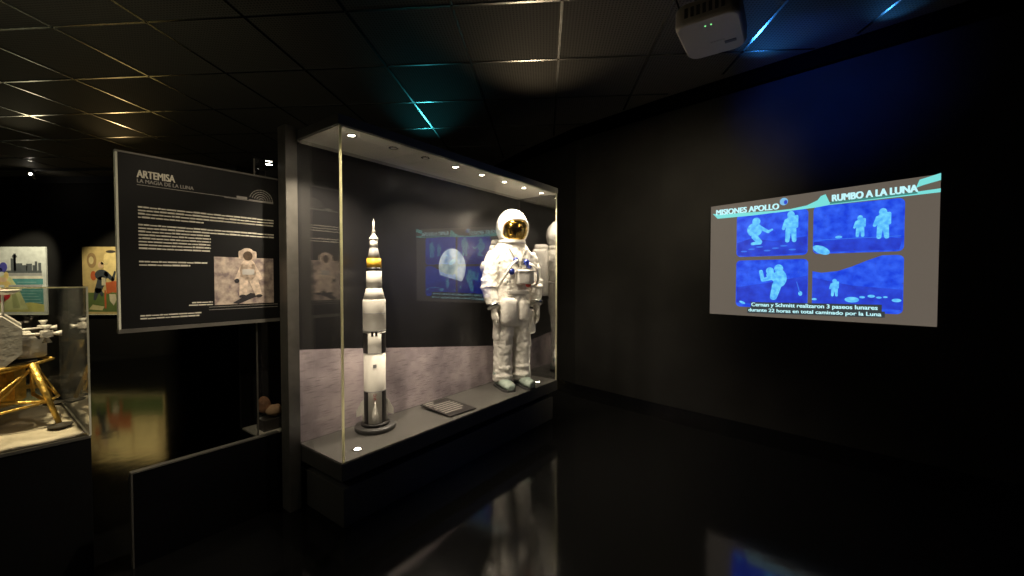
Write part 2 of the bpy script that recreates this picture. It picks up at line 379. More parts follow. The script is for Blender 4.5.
MB().box(.014, .027, .0085, .0175, ZD + .0065, ZT - .0065).build('glass_edge', M['gedge'], dc)
MB().box(L - .019, L - .0085, .0085, .0165, ZD + .0065, ZT - .0065).build('glass_edge', M['gedge'], dc)
MB().box(-.082, -.004, .5, .61, 0, ZS + .02, .003).build('end_post', M['post'], dc)
def spotfit(parent, x, y, z, up, lit):
    s_ = 1 if up else -1; b = MB()
    b.lathe([(.022, z), (.034, z), (.034, z + s_ * .005), (.024, z + s_ * .007), (.022, z + s_ * .003)], 24, (x, y)); r = b.build('uplight' if up else 'downlight', M['chrome'], parent)
    MB().lathe([(.0005, z + s_ * .006), (.021, z + s_ * .005), (.021, z), (.0005, z)], 20, (x, y)).build('lens', M['lit'] if lit else M['unlit'], r)
for i, s_ in enumerate(DL): spotfit(dc, s_, .11, ZT - .006, False, i in LIT)
for s_ in (.181, 2.396): spotfit(dc, s_, .112, ZD + .006, True, True)

# information card on the deck
ic = thing('information_card', 'dark tilted information card with pale text lying on the case deck', 'card', W(1.16, .25, ZD + .006), CA + radians(-4))
MB().box(-.15, .15, -.2, .2, .014, .02, .001, Matrix.Rotation(radians(2), 3, 'X')).build('card_panel', M['rblack'], ic)
for q in (-.1, .1): MB().box(q - .015, q + .015, -.1, .15, 0, .015).build('foot', M['matte'], ic)
def cardtext():
    b = MB(); rnd = random.Random(5); Rt = Matrix.Rotation(radians(2), 3, 'X')
    for k, (x0, x1) in enumerate([(-.13, -.02), (-.13, -.05), (-.13, .11), (-.11, .12), (-.13, .12), (-.12, .12), (-.13, .11), (-.13, .06)]):
        y = .175 - k * .042; x = x0
        while x < x1:
            w_ = min(rnd.uniform(.03, .07), x1 - x)
            vs = []
            b.rings([[Rt @ Vector((xx, yy, zz)) + Vector((0, 0, .017)) for xx, yy, zz in ((x, y, z_), (x + w_, y, z_), (x + w_, y + .014, z_), (x, y + .014, z_))] for z_ in (.001, .005)], smooth=False)
            x += w_ + .0005
    return b.build('printed_text', M['signdim'], ic)
cardtext()

# ------------------------------------------------------------------ rocket model
k = .0076
rk = thing('model_rocket', 'tall white and black moon rocket model on a round charcoal stand', 'model rocket', W(.49, .355, ZD + .006), radians(19))
MB().lathe([(.02, 0), (.142, 0), (.15, .006), (.15, .03), (.145, .036), (.06, .037), (.02, .037)], 48).build('stand_base', M['stand'], rk)
MB().lathe([(.02, .036), (.1, .036), (.105, .042), (.105, .054), (.1, .058), (.02, .058)], 40).build('stand_collar', M['rblack'], rk)
zb = .058
def Z(y): return (431 - y) * .00762
def st(name, prof, m, seg=40): return MB().lathe([(.001, prof[0][1])] + prof + [(.001, prof[-1][1])], seg).build(name, m, rk)
R1 = .080
s1 = st('first_stage', [(R1, Z(424)), (R1, Z(354))], M['rwhite'])
st('interstage', [(R1 + .0015, Z(354.5)), (R1 + .0015, Z(332))], M['rwhite'])
s2 = st('second_stage', [(R1 + .004, Z(332)), (R1 + .004, Z(302)), (R1, Z(301))], M['rwhite'])
st('flared_adapter', [(R1, Z(301)), (.058, Z(290))], M['rwhite'])
s3 = st('third_stage', [(.058, Z(290)), (.056, Z(273))], M['rwhite'])
st('black_band', [(.056, Z(273)), (.055, Z(269.5))], M['rblack'])
st('instrument_ring', [(.054, Z(269.5)), (.052, Z(260.5))], M['ryellow'])
st('lander_adapter', [(.047, Z(260.5)), (.0295, Z(250))], M['rgrey'])
st('service_module', [(.029, Z(250)), (.029, Z(241.5))], M['rwhite'], 24)
st('capsule_cone', [(.033, Z(242)), (.034, Z(240.5)), (.006, Z(235.5))], M['rwhite'], 24)
tw = MB(); tw.tube([(0, 0, Z(235)), (0, 0, Z(224))], [.007, .0065], 10).tube([(0, 0, Z(224)), (0, 0, Z(221))], [.0065, .001], 10)
for a_ in range(4): tw.tube([(.014 * cos(a_ * pi / 2), .014 * sin(a_ * pi / 2), Z(236)), (.005 * cos(a_ * pi / 2), .005 * sin(a_ * pi / 2), Z(231))], .0015, 6)
tw.build('escape_tower', M['rwhite'], rk)
def patch(name, a0, a1, z0, z1, r, m, parent):       # curved painted panel, 1.5 mm proud
    b = MB(); n = 8; rr = []
    for i in range(n + 1):
        a_ = radians(a0 + (a1 - a0) * i / n); rr.append([(r_ * cos(a_), r_ * sin(a_), z_) for r_, z_ in ((r - .002, z0), (r + .0016, z0), (r + .0016, z1), (r - .002, z1))])
    return b.rings(rr, smooth=False).build(name, m, parent)
for q in range(4):
    c_ = (-152, -28, 28, 152)[q]
    patch('black_panel', c_ - 26, c_ + 26, Z(354), Z(334), R1 + .001, M['rblack'], rk)
    patch('black_panel', c_ - 24, c_ + 24, Z(424), Z(392), R1, M['rblack'], rk)
    patch('black_panel', (-108, -88, 72, 92)[q], (-96, -76, 84, 104)[q], Z(337), Z(332.5), R1 + .001, M['rblack'], rk)
for zz in (315, 332, 354, 392): st('frame_ring', [(R1 + .0052 if zz < 340 else R1 + .002, Z(zz)), (R1 + .0052 if zz < 340 else R1 + .002, Z(zz) + .005)], M['rgrey'])
for q in range(4):
    a_ = radians(q * 90); ca, sa = cos(a_), sin(a_)
    b = MB(); b.rings([[(ca * (R1 - .012) + (r_ * cos(t)), sa * (R1 - .012) + r_ * sin(t), z_) for t in [2 * pi * i / 14 for i in range(14)]] for r_, z_ in ((.026, Z(423)), (.025, Z(415)), (.012, Z(403)), (.002, Z(394)))])
    b.build('engine_fairing', M['rwhite'], rk)
    b = MB(); t = Vector((-sa, ca, 0)) * .004
    pf = [(R1 - .005, Z(400)), (R1 + .02, Z(403)), (R1 + .055, Z(412)), (R1 + .055, Z(418)), (R1 + .01, Z(416)), (R1 - .005, Z(415))]
    b.rings([[(ca * r_ + s_ * t.x, sa * r_ + s_ * t.y, z_) for r_, z_ in pf] for s_ in (-1, 1)], smooth=False).build('fin', M['rwhite'], rk)
    MB().tube([(ca * .04, sa * .04, zb), (ca * .04, sa * .04, Z(422))], [.026, .012], 16).build('engine_nozzle', M['rgrey'], rk)
patch('flag_mark', -100, -82, Z(368), Z(364.5), R1 + .0005, M['rgrey'], rk)
for i, ch in enumerate('USA'): text(ch, 'red_letter', -.012, Z(396) - i * .027, -(R1 + .003), .02, .018, M['red'], rk)

# ------------------------------------------------------------------ spacesuit on display
ss = thing('spacesuit', 'white lunar spacesuit with gold visor standing at the right end of the case', 'spacesuit', W(2.115, .262, ZD + .006), radians(26)); ss.scale = (.94, .96, .985)
def remesh(o, vox, sm=4, disp=0., dscale=.08):
    r = o.modifiers.new('r', 'REMESH'); r.mode = 'VOXEL'; r.voxel_size = vox; r.use_smooth_shade = True
    if sm: s_ = o.modifiers.new('s', 'SMOOTH'); s_.iterations = sm; s_.factor = .6
    if disp:
        t = bpy.data.textures.new('folds', 'CLOUDS'); t.noise_scale = dscale; t.noise_depth = 2
        d = o.modifiers.new('d', 'DISPLACE'); d.texture = t; d.strength = disp; d.mid_level = .5; d.texture_coords = 'LOCAL'
    return o
b = MB()
tr = [(.66, .15, .12, 0), (.74, .2, .15, 0), (.85, .205, .16, -.005), (.98, .19, .155, -.005), (1.04, .185, .15, 0), (1.12, .2, .155, 0), (1.25, .225, .165, 0), (1.37, .245, .165, .005), (1.45, .235, .15, .01), (1.51, .18, .135, .01), (1.56, .135, .125, 0), (1.6, .125, .12, 0)]
b.rings([[(rx * cos(t), yo + ry * sin(t), z) for t in [2 * pi * i / 28 for i in range(28)]] for z, rx, ry, yo in tr])
for sx in (-1, 1):
    b.tube([(sx * .085, 0, .84), (sx * .1, 0, .72), (sx * .112, -.01, .58), (sx * .118, -.012, .44), (sx * .12, 0, .28), (sx * .122, .0, .16), (sx * .122, -.005, .07)],
           [.11, .122, .113, .1, .1, .098, .104], 18, 1.08)
    # wrinkle rings at knee and shin
    for zz, rr_ in ((.5, .108), (.45, .112), (.39, .107), (.22, .107), (.13, .112)): b.tube([(sx * .117, -.006, zz + .018), (sx * .117, -.012, zz), (sx * .117, -.006, zz - .018)], [rr_ - .02, rr_, rr_ - .02], 18, 1.05)
for sx, el, wr in ((-1, (-.292, -.03, 1.1), (-.262, -.1, .85)), (1, (.285, -.02, 1.1), (.262, -.08, .87))):
    el, wr = Vector(el), Vector(wr); sh = Vector((sx * .2, .0, 1.42)); m1 = sh.lerp(el, .45) + Vector((sx * .018, 0, 0)); m2 = el.lerp(wr, .5)
    b.tube([sh, m1, sh.lerp(el, .8) + Vector((sx * .01, 0, 0)), el, m2, wr], [.095, .095, .086, .09, .078, .066], 16)
    for q in (.3, .62, .88): c_ = sh.lerp(el, q) + Vector((sx * .014, 0, 0)); b.tube([c_ + Vector((0, 0, .015)), c_, c_ - Vector((0, 0, .015))], [.08, .1 - q * .005, .08], 16)
    c_ = el + Vector((0, -.01, -.03)); b.tube([c_ + Vector((0, 0, .03)), c_, c_ - Vector((0, .005, .025))], [.08, .102, .076], 16)
suit = remesh(b.build('suit_body', M['suit'], ss), .012, 3, .03, .05)
# pockets and covers
def pad(name, c, s_, rot, m, bev=.03, vox=None):
    o = MB().box(-s_[0] / 2, s_[0] / 2, -s_[1] / 2, s_[1] / 2, -s_[2] / 2, s_[2] / 2, bev).build(name, m, ss); o.location = c; o.rotation_euler = rot
    for p in o.data.polygons: p.use_smooth = True
    return o
pad('hip_pouch', (-.1, -.135, .82), (.2, .13, .3), (radians(4), 0, radians(6)), M['suit2'], .062)
pad('hip_pouch', (.075, -.15, .83), (.13, .08, .22), (radians(3), 0, radians(-6)), M['suit'], .039)
pad('thigh_pocket', (.195, -.055, .7), (.1, .15, .27), (0, radians(-3), 0), M['suit2'], .035)
pad('thigh_pocket', (-.195, -.03, .62), (.06, .14, .22), (0, radians(3), 0), M['suit2'], .025)
pad('waist_flap', (0, -.158, 1.02), (.26, .03, .05), (0, 0, 0), M['suit2'], .012)
bp = pad('backpack', (0, .25, 1.24), (.36, .22, .6), (0, 0, 0), M['suit2'], .05)
pad('backpack_top', (0, .24, 1.555), (.3, .18, .08), (0, 0, 0), M['suit2'], .035)
# chest unit, connectors, hoses
pad('chest_control_box', (.05, -.215, 1.17), (.19, .085, .13), (radians(-6), 0, 0), M['grey'], .012)
pad('chest_box_cover', (.05, -.218, 1.237), (.2, .09, .025), (radians(-6), 0, 0), M['suit2'], .01)
def puck(name, x, y, z, r, m, t=.03):
    o = MB().lathe([(.001, 0), (r, 0), (r, t * .5), (r * .72, t * .6), (r * .7, t), (r * .3, t * 1.05), (.001, t * 1.05)], 22).build(name, m, ss)
    o.location = (x, y, z); o.rotation_euler = (radians(90), 0, 0); return o
for x, z in ((-.035, 1.35), (.095, 1.33), (-.085, 1.235), (.13, 1.3)): puck('hose_connector', x, -.165, z, .034, M['blue'])
puck('hose_connector', .115, -.165, 1.1, .03, M['red'], .045)
puck('hose_connector', -.115, -.15, 1.13, .022, M['chrome'])
for pts in ([(-.035, -.2, 1.35), (-.12, -.25, 1.3), (-.2, -.18, 1.15), (-.21, -.02, 1.05), (-.2, .16, 1.12)], 
            [(.12, -.2, 1.32), (.19, -.24, 1.25), (.225, -.16, 1.1), (.22, .14, 1.12)]):
    P = [Vector(p) for p in pts]; Q = []
    for i in range(len(P) - 1):
        p0, p1, p2, p3 = P[max(i - 1, 0)], P[i], P[i + 1], P[min(i + 2, len(P) - 1)]
        for q in range(6):
            t = q / 6; Q.append(.5 * ((2 * p1) + (p2 - p0) * t + (2 * p0 - 5 * p1 + 4 * p2 - p3) * t * t + (3 * p1 - p0 - 3 * p2 + p3) * t ** 3))
    MB().tube(Q + [P[-1]], [.013 + .0012 * (i % 2) for i in range(len(Q) + 1)], 10).build('hose', M['suit2'], ss)
for sx in (-1, 1): MB().tube([(sx * .12, -.02, 1.54), (sx * .085, -.14, 1.46), (sx * .04, -.172, 1.37), (sx * .0, -.18, 1.28)], .009, 8, 1).build('shoulder_strap', M['strap'], ss)
MB().tube([(-.335, -.0, 1.33), (-.35, -.01, 1.28), (-.345, -.01, 1.23)], [.03, .04, .03], 10).build('arm_patch', M['strap'], ss)
for sx, z in ((-1, .9), (1, .92)): MB().tube([(sx * .266, -.085, z), (sx * .263, -.093, z - .03)], [.078, .078], 20).build('wrist_ring', M['chrome'], ss)
# gloves: palm, four fingers and thumb, hanging relaxed
for sx, wz in ((-1, .862), (1, .882)):
    b = MB(); ox, oy = sx * .262, -.1
    b.tube([(ox, oy, wz), (ox, oy - .004, wz - .05), (ox, oy - .012, wz - .1), (ox, oy - .02, wz - .125)], [.058, .05, .048, .04], 14, .62, ref=(0, 1, 0))
    for q in range(4):
        f = (q - 1.5); ln = (.072, .085, .082, .062)[q]; y0 = oy - .018 + f * .023
        b.tube([(ox, y0, wz - .1), (ox - sx * .004, y0 + f * .002, wz - .12 - ln * .35), (ox - sx * .014, y0 + f * .002, wz - .12 - ln * .7), (ox - sx * .03, y0 + f * .001, wz - .12 - ln)], [.0125, .0125, .0115, .008], 10)
    b.tube([(ox, oy - .035, wz - .045), (ox - sx * .008, oy - .066, wz - .08), (ox - sx * .016, oy - .075, wz - .115), (ox - sx * .02, oy - .072, wz - .135)], [.018, .016, .014, .009], 10)
    remesh(b.build('glove', M['glove'], ss), .004, 2)
# overshoes
for sx in (-1, 1):
    b = MB(); st_ = [(.12, .035, .05, .07), (.1, .058, .055, .11), (.03, .066, .06, .13), (-.05, .066, .055, .115), (-.12, .072, .045, .09), (-.2, .07, .04, .085), (-.245, .045, .03, .055)]
    b.rings([[(sx * .125 + rx * cos(t), y, max(.012, h / 2 + (h / 2) * sin(t) * 1.0 + .012)) for t in [2 * pi * i / 20 for i in range(20)]] for y, rx, _, h in st_])
    b.tube([(sx * .123, .02, .07), (sx * .123, .0, .14), (sx * .122, 0, .17)], [.085, .102, .1], 18)
    sh_ = remesh(b.build('overshoe', M['boot'], ss), .008, 3)
    pr = []
    for y, rx, _, h in st_: pr.append((sx * .125 + rx * 1.04, y))
    for y, rx, _, h in st_[::-1]: pr.append((sx * .125 - rx * 1.04, y))
    MB().prism(pr, 0, .02).build('sole', M['dgrey'], sh_)
# helmet
hc = Vector((0, -.005, 1.705))
def op(d): return not (d.y < 0 and (d.x / .158) ** 2 + ((d.z + .035) / .112) ** 4 < 1)
hs = MB().ell(hc, (.178, .19, .2), 64, 44, keep=op).build('helmet_shell', M['shell'], ss)
so = hs.modifiers.new('so', 'SOLIDIFY'); so.thickness = .014; so.offset = -1
MB().ell(hc + Vector((0, -.014, -.02)), (.163, .182, .168), 40, 28).build('gold_visor', M['visor'], ss)
MB().lathe([(.1, 1.53), (.15, 1.53), (.158, 1.55), (.15, 1.575), (.1, 1.575)], 32).build('neck_ring', M['suit2'], ss)
ring = []
for i in range(33):
    t = 2 * pi * i / 32; x = .158 * (abs(cos(t)) ** .8) * (1 if cos(t) > 0 else -1); z = -.035 + .114 * (abs(sin(t)) ** .7) * (1 if sin(t) > 0 else -1); yy = -.19 * math.sqrt(max(0, 1 - (x / .178) ** 2 - (z / .2) ** 2)); ring.append(hc + Vector((x, yy, z)))
MB().tube(ring, .010, 8).build('visor_rim', M['shell'], ss)
for sx in (-1, 1): pad('side_hinge', (sx * .168, -.03, 1.70), (.03, .07, .07), (0, 0, 0), M['shell'], .012)

# ------------------------------------------------------------------ sign, barrier and vitrine left of the case
sgn = thing('information_sign', 'black information sign titled ARTEMISA with a photo of an astronaut', 'sign', W(-.88, .645, 0), CA)
SW = .84
pn = MB().box(0, SW, 0, .03, 1.32, 2.272, .001).build('sign_panel', M['black'], sgn)
MB().box(-.008, .001, -.003, .033, 1.31, 2.28).build('sign_frame_side', M['edge'], sgn)
MB().box(-.01, SW, -.006, .036, 1.3, 1.322).build('sign_frame_bottom', M['post'], sgn)
MB().box(-.01, SW, -.004, .034, 2.27, 2.28).build('sign_frame_top', M['post'], sgn)
for z in (1.5, 2.1): MB().box(.78, .875, .031, .045, z, z + .06).build('wall_bracket', M['post'], sgn)
text('ARTEMISA', 'title_lettering', .079, 2.15, 0, .165, .04, M['signtext'], sgn, .04)
text('LA MAGIA DE LA LUNA', 'title_lettering', .079, 2.122, 0, .254, .02, M['signdim'], sgn, .03)
a = Art(0); a.rect(.078, .56, 2.108, 2.111, M['signdim']); a.rect(.49, .78, 2.103, 2.106, M['signdim'])
for q in range(5):
    r_ = .072 - q * .014
    for t0 in range(0, 170, 17):
        t, t2 = radians(t0), radians(t0 + 14); a.poly([(.705 + r_ * cos(t), 2.114 + r_ * sin(t)), (.705 + r_ * cos(t2), 2.114 + r_ * sin(t2)), (.705 + (r_ - .004) * cos(t2), 2.114 + (r_ - .004) * sin(t2)), (.705 + (r_ - .004) * cos(t), 2.114 + (r_ - .004) * sin(t))], M['signdim'])
a.rect(.56, .62, 2.108, 2.125, M['signdim']); a.rect(.63, .78, 2.108, 2.113, M['signdim']); a.build('dome_drawing', sgn)
rows = [(.08, .78, 1.985 - i * .0185, 0) for i in range(3)] + [(.08, .38, 1.929, 0), (.43, .77, 1.948, 0)]
rows += [(.08, .78, 1.888 - i * .0185, 0) for i in range(2)] + [(.08, .415, 1.851 - i * .0185, 0) for i in range(6)] + [(.08, .4, 1.685, 0), (.08, .31, 1.6665, 0)]
for pr_ in (rows[:5], rows[5:13], rows[13:]): textrows('body_text', pr_, 0, M['signtext'], sgn, .0085)
for pr_ in ([(.315, .42, 1.447, 0), (.3, .42, 1.432, 0)], [(.08, .36, 1.385, 0), (.08, .35, 1.369, 0)]): textrows('caption_text', pr_, 0, M['signtext'], sgn, .0075)
a = Art(0); a.rect(.4, .8, 1.418, 1.4205, M['signdim']); a.rect(.4, .8, 1.401, 1.4035, M['signdim']); a.build('rule_line', sgn)
M['pmoon'] = mat('printed moon ground', (.2, .15, .15), .6, col2=(.55, .45, .36), scale=22, vary=.1, detail=7)
M['pshadow'] = mat('printed shadow', (.02, .017, .02), .6, vary=.1)
M['psuit'] = mat('printed pale suit', (.6, .48, .38), .6, vary=.25, scale=40)
M['pvisor'] = mat('printed visor', (.07, .04, .02), .6, vary=.3, scale=60)
a = Art(0); x0, z0 = .43, 1.43
a.rect(x0, x0 + .345, z0, z0 + .3, M['pmoon'], 1); ph = a.build('printed_photo', sgn)
a = Art(0)
a.poly([(x0 + .1, z0 + .01), (x0 + .13, z0 + .0), (x0 + .27, z0 + .06), (x0 + .2, z0 + .07)], M['pshadow'], 2)
cx = x0 + .185
for s_ in ((-.02, .17, -.03, .06, .028, .02), (.03, .17, .065, .06, .028, .02), (-.02, .24, -.06, .16, .022, .015), (.03, .24, .075, .17, .022, .015)):
    a.cap(cx + s_[0], z0 + s_[1], cx + s_[2], z0 + s_[3], s_[4], s_[5], M['psuit'], 3)
a.oval(cx + .005, z0 + .22, .05, .07, M['psuit'], 3); a.oval(cx, z0 + .32, .045, .043, M['psuit'], 3)
a.rect(cx - .05, cx + .055, z0 + .29, z0 + .345, M['psuit'], 3, .012)
a.oval(cx + .003, z0 + .312, .028, .03, M['pvisor'], 4); a.rect(cx - .03, cx + .04, z0 + .19, z0 + .225, M['grey'], 4)
a.oval(cx - .062, z0 + .15, .014, .014, M['pshadow'], 4); a.oval(cx - .03, z0 + .05, .02, .01, M['pshadow'], 4); a.oval(cx + .068, z0 + .05, .02, .01, M['pshadow'], 4)
a.build('printed_astronaut', ph)

br = thing('barrier_panel', 'low black glossy barrier panel standing under the ARTEMISA sign', 'barrier', W(-.85, .645, 0), CA)
MB().box(0, .765, 0, .035, 0, .526, .002).build('panel', M['gloss'], br)
MB().box(-.003, .765, -.002, .037, .522, .53).build('top_edge', M['post'], br)
MB().box(-.005, .003, -.002, .037, 0, .526).build('side_edge', M['post'], br)

vt = thing('vitrine', 'tall narrow dark glass vitrine with white floor behind the ARTEMISA sign', 'display case', W(-.195, .7, 0), CA)
MB().box(0, .19, 0, .3, 0, .5, .003).build('base', M['gloss'], vt)
MB().box(.01, .18, .01, .29, .5, .508).build('white_floor', M['floorw'], vt)
MB().box(0, .19, 0, .3, 2.4, 2.408).build('glass_lid', M['glass'], vt)
MB().box(.0, .19, .29, .3, .508, 2.4).build('back_panel', M['matte'], vt)
MB().box(.0, .19, 0, .006, .508, 2.4).build('glass_pane', M['glass'], vt)
MB().box(.0, .006, .007, .289, .508, 2.4).build('glass_pane', M['glass'], vt)
MB().box(-.002, .006, -.002, .006, .508, 2.4).build('glass_edge', M['post'], vt)
spotfit(vt, .12, .06, 2.4, False, True)
rs = thing('rock_sample', 'small pair of brown rounded rocks on a dark mount in the vitrine', 'rock', W(-.06, .83, .508), CA)
MB().box(-.07, .07, -.06, .06, 0, .08, .004).build('mount', M['dark'], rs)
for nm, c_, r_, m_ in (('boulder', (.02, -.01, .125), (.055, .05, .045), 'tan'), ('boulder', (-.03, .03, .17), (.045, .045, .06), 'brown')):
    o = MB().ell(c_, r_, 18, 12).build(nm, M[m_], rs); t = bpy.data.textures.new('lump', 'CLOUDS'); t.noise_scale = .05; d = o.modifiers.new('d', 'DISPLACE'); d.texture = t; d.strength = .025

# ------------------------------------------------------------------ lunar lander exhibit at far left
lc = thing('lander_case', 'glass-covered black display table holding the gold and silver moon lander', 'display case', W(-.984, .788, 0), CA)
LX, LY = -1.9, 1.06
MB().box(LX, 0, 0, LY, 0, .735, .003).build('table_base', M['black'], lc)
MB().box(LX, 0, -.003, LY, .735, .75).build('table_rim', M['post'], lc)
for i, (x0, x1, y0, y1) in enumerate([(LX + .006, -.006, 0, .006), (LX + .006, -.006, LY - .006, LY), (-.006, 0, .0, LY), (LX, LX + .006, 0, LY)]):
    MB().box(x0, x1, y0, y1, .75, 1.545).build('glass_pane', M['haze'] if i == 2 else M['lglass'], lc)
MB().box(LX, 0, 0, LY, 1.546, 1.554).build('glass_lid', M['lglass'], lc)
MB().box(LX, .0, -.003, .003, 1.546, 1.553).build('glass_edge', M['gedge'], lc); MB().box(-.006, .002, -.003, .003, .75, 1.55).build('glass_edge', M['edge'], lc)
b = MB(); n = 40; m_ = 24; V = []
rnd = random.Random(9); cr = [(rnd.uniform(-1.8, -.1), rnd.uniform(.1, .95), rnd.uniform(.04, .12)) for _ in range(12)]
for j in range(m_ + 1):
    row = []
    for i in range(n + 1):
        x = LX + .012 + (-.024 - LX) * i / n; y = .012 + (LY - .024) * j / m_
        z = .768 + .006 * sin(x * 17 + y * 5) + .005 * sin(y * 23 - x * 9)
        for cx, cy, r_ in cr:
            d = math.hypot(x - cx, y - cy) / r_
            if d < 1.4: z += .016 * (math.exp(-((d - 1) / .2) ** 2) * .6 - max(0, 1 - d))
        if i in (0, n) or j in (0, m_): z = .755
        row.append(b.b.verts.new((x, y, z)))
    V.append(row)
for j in range(m_):
    for i in range(n): b._f([V[j][i], V[j][i + 1], V[j + 1][i + 1], V[j + 1][i]], True)
b._f([V[0][i] for i in range(n + 1)] + [V[j][n] for j in range(1, m_ + 1)] + [V[m_][i] for i in range(n - 1, -1, -1)] + [V[j][0] for j in range(m_ - 1, 0, -1)])
b.build('moon_terrain', M['sand'], lc)

ld = thing('moon_lander_model', 'gold-legged moon lander model with silver upper cabin on moon sand', 'model spacecraft', W(-1.377, 1.364, .762), CA - radians(48))
q = .1                                                  # metres of model per metre of craft
def octa(r, c_, z): 
    p = []
    for sx, sy in ((1, -1), (1, 1), (-1, 1), (-1, -1)):
        a_, b_ = (sx * r, sy * c_), (sx * c_, sy * r); p += ([a_, b_] if sx * sy > 0 else [b_, a_])
    return [(x, y, z) for x, y in p]
b = MB(); b.rings([octa(.19, .1, .15), octa(.19, .1, .34)], smooth=False)
b.rings([octa(.16, .08, .12), octa(.19, .1, .15)], smooth=False); b.build('descent_stage', M['gold'], ld)
MB().rings([octa(.235, .12, .34), octa(.235, .12, .36)], smooth=False).build('deck_plate', M['dark'], ld)
MB().lathe([(.03, .14), (.05, .1), (.08, .05), (.076, .05), (.04, .1), (.02, .14)], 24).build('engine_bell', M['dark'], ld)
def rod(p, r, name, m, par): return MB().tube(p, r, 8).build(name, m, par)
for a4 in range(4):
    a_ = a4 * pi / 2 ; ca, sa = cos(a_), sin(a_)
    def P(r, t, z): return (ca * r - sa * t, sa * r + ca * t, z)
    for t in (-1, 1): rod([P(.315, 0, .355), P(.222, t * .222, .35)], .009, 'outrigger_tube', M['gold'], ld); rod([P(.4, 0, .15), P(.235, t * .235, .12)], .007, 'outrigger_tube', M['gold'], ld); rod([P(.235, t * .235, .12), P(.32, 0, .34)], .006, 'outrigger_tube', M['gold'], ld)
    lg = rod([P(.32, 0, .36), P(.45, 0, .03)], [.016, .012], 'leg', M['gold'], ld)
    for t in (-.09, .09):
        rod([P(.235, t, .33), P(.315, 0, .355)], .011, 'strut', M['gold'], lg); rod([P(.235, t, .17), P(.4, 0, .15)], .009, 'strut', M['gold'], lg); rod([P(.235, t, .17), P(.32, 0, .34)], .008, 'strut', M['gold'], lg)
    fp = MB().lathe([(.001, .0), (.03, .0), (.05, .014), (.052, .02), (.03, .014), (.012, .03), (.001, .03)], 20, P(.455, 0, 0)[:2]).build('footpad', M['dark'], lg)
    MB().box(-.04, .04, -.002, .002, .16, .32).build('foil_panel', M['dark' if a4 % 2 else 'gold'], ld).location = P(.193, 0, 0); ld.children[-1].rotation_euler = (0, 0, a_ + pi / 2)
for t in (-.02, .02): rod([(-.335, t, .32), (-.425, t, .09)], .003, 'ladder_rail', M['silver'], ld)
for i in range(6): f = i / 5; rod([(-.335 - .09 * f, -.02, .32 - .23 * f), (-.335 - .09 * f, .02, .32 - .23 * f)], .0025, 'ladder_rung', M['silver'], ld)
rot = Matrix.Rotation(radians(45), 3, 'Z')
def RV(p): return rot @ Vector(p)
# ascent stage (built facing front, turned back to face the aisle)
b = MB(); oc = [(-.1, .36), (.1, .36), (.15, .42), (.15, .54), (.1, .6), (-.1, .6), (-.15, .54), (-.15, .42)]
b.rings([[RV((x, y, z)) for x, z in oc] for y in (-.2, -.06, .13)], smooth=False); b.build('crew_cabin', M['silver'], ld)
b = MB(); b.rings([[RV((x, y, z)) for x, y in [(-.11, .08), (.11, .08), (.13, .12), (.13, .24), (.11, .27), (-.11, .27), (-.13, .24), (-.13, .12)]] for z in (.37, .56)], smooth=False); b.build('equipment_bay', M['silver'], ld)
for sx in (-1, 1):
    b = MB(); b.rings([[RV((sx * (.14 + .1 * cos(t) * sx * sx * .9 if False else .15 + .075 * cos(t)), .03 + .08 * sin(t), z)) for t in [2 * pi * i / 18 for i in range(18)]] for z in (.37, .4, .47, .5)]); b.build('fuel_tank', M['silver'], ld)
    b = MB(); b.rings([[RV((sx * .07 + .03 * u_, -.205, .5 + .03 * v_)) for u_, v_ in ((-1, .8), (1, .8), (.3 * sx, -1))], [RV((sx * .07 + .03 * u_, -.2, .5 + .03 * v_)) for u_, v_ in ((-1, .8), (1, .8), (.3 * sx, -1))]], smooth=False); b.build('window', M['dark'], ld)
    for sy in (-.13, .2):
        c_ = RV((sx * .22, sy, .5)); r_ = rod([RV((sx * .13, sy * .8, .5)), c_], .008, 'thruster_arm', M['silver'], ld)
        o = MB().box(-.02, .02, -.02, .02, -.02, .02, .004).build('thruster_block', M['silver'], r_); o.location = c_
        for d in ((0, 0, 1), (0, 0, -1), (sx * 1, 0, 0), (0, 1 if sy > 0 else -1, 0)):
            dv = RV(d); rod([c_ + dv * .018, c_ + dv * .045], [.006, .016], 'nozzle', M['silver'], r_)
MB().box(-.05, .05, -.012, 0, .37, .44, .003).build('front_hatch', M['grey'], ld).location = RV((0, -.2, 0)); ld.children[-1].rotation_euler = (0, 0, radians(45))
MB().lathe([(.001, .6), (.06, .6), (.055, .63), (.03, .64), (.001, .64)], 24).build('docking_port', M['silver'], ld)
MB().lathe([(.001, .7), (.03, .705), (.055, .725), (.052, .727), (.03, .71), (.001, .706)], 24, tuple(RV((.1, -.08, 0)))[:2]).build('dish_antenna', M['silver'], ld)
rod([RV((.1, -.08, .6)), RV((.1, -.08, .7))], .004, 'antenna_mast', M['silver'], ld)

up = ('crew_cabin', 'equipment_bay', 'fuel_tank', 'window', 'thruster_arm', 'front_hatch', 'docking_port', 'dish_antenna', 'antenna_mast')
for o in list(ld.children):
    if o.name.split('.')[0] in up:
        for v in o.data.vertices: v.co = Vector((v.co.x * 1.3, v.co.y * 1.3, .36 + (v.co.z - .36) * 1.12 if o.name[:11] != 'front_hatch' else v.co.z))
        o.location = Vector(o.location) * 1.3
        for c_ in o.children:
            if c_.name.startswith('thruster_block'): c_.location = (c_.location.x * 1.3, c_.location.y * 1.3, .36 + (c_.location.z - .36) * 1.12)
            else:
                for v in c_.data.vertices: v.co = Vector((v.co.x * 1.3, v.co.y * 1.3, .36 + (v.co.z - .36) * 1.12))

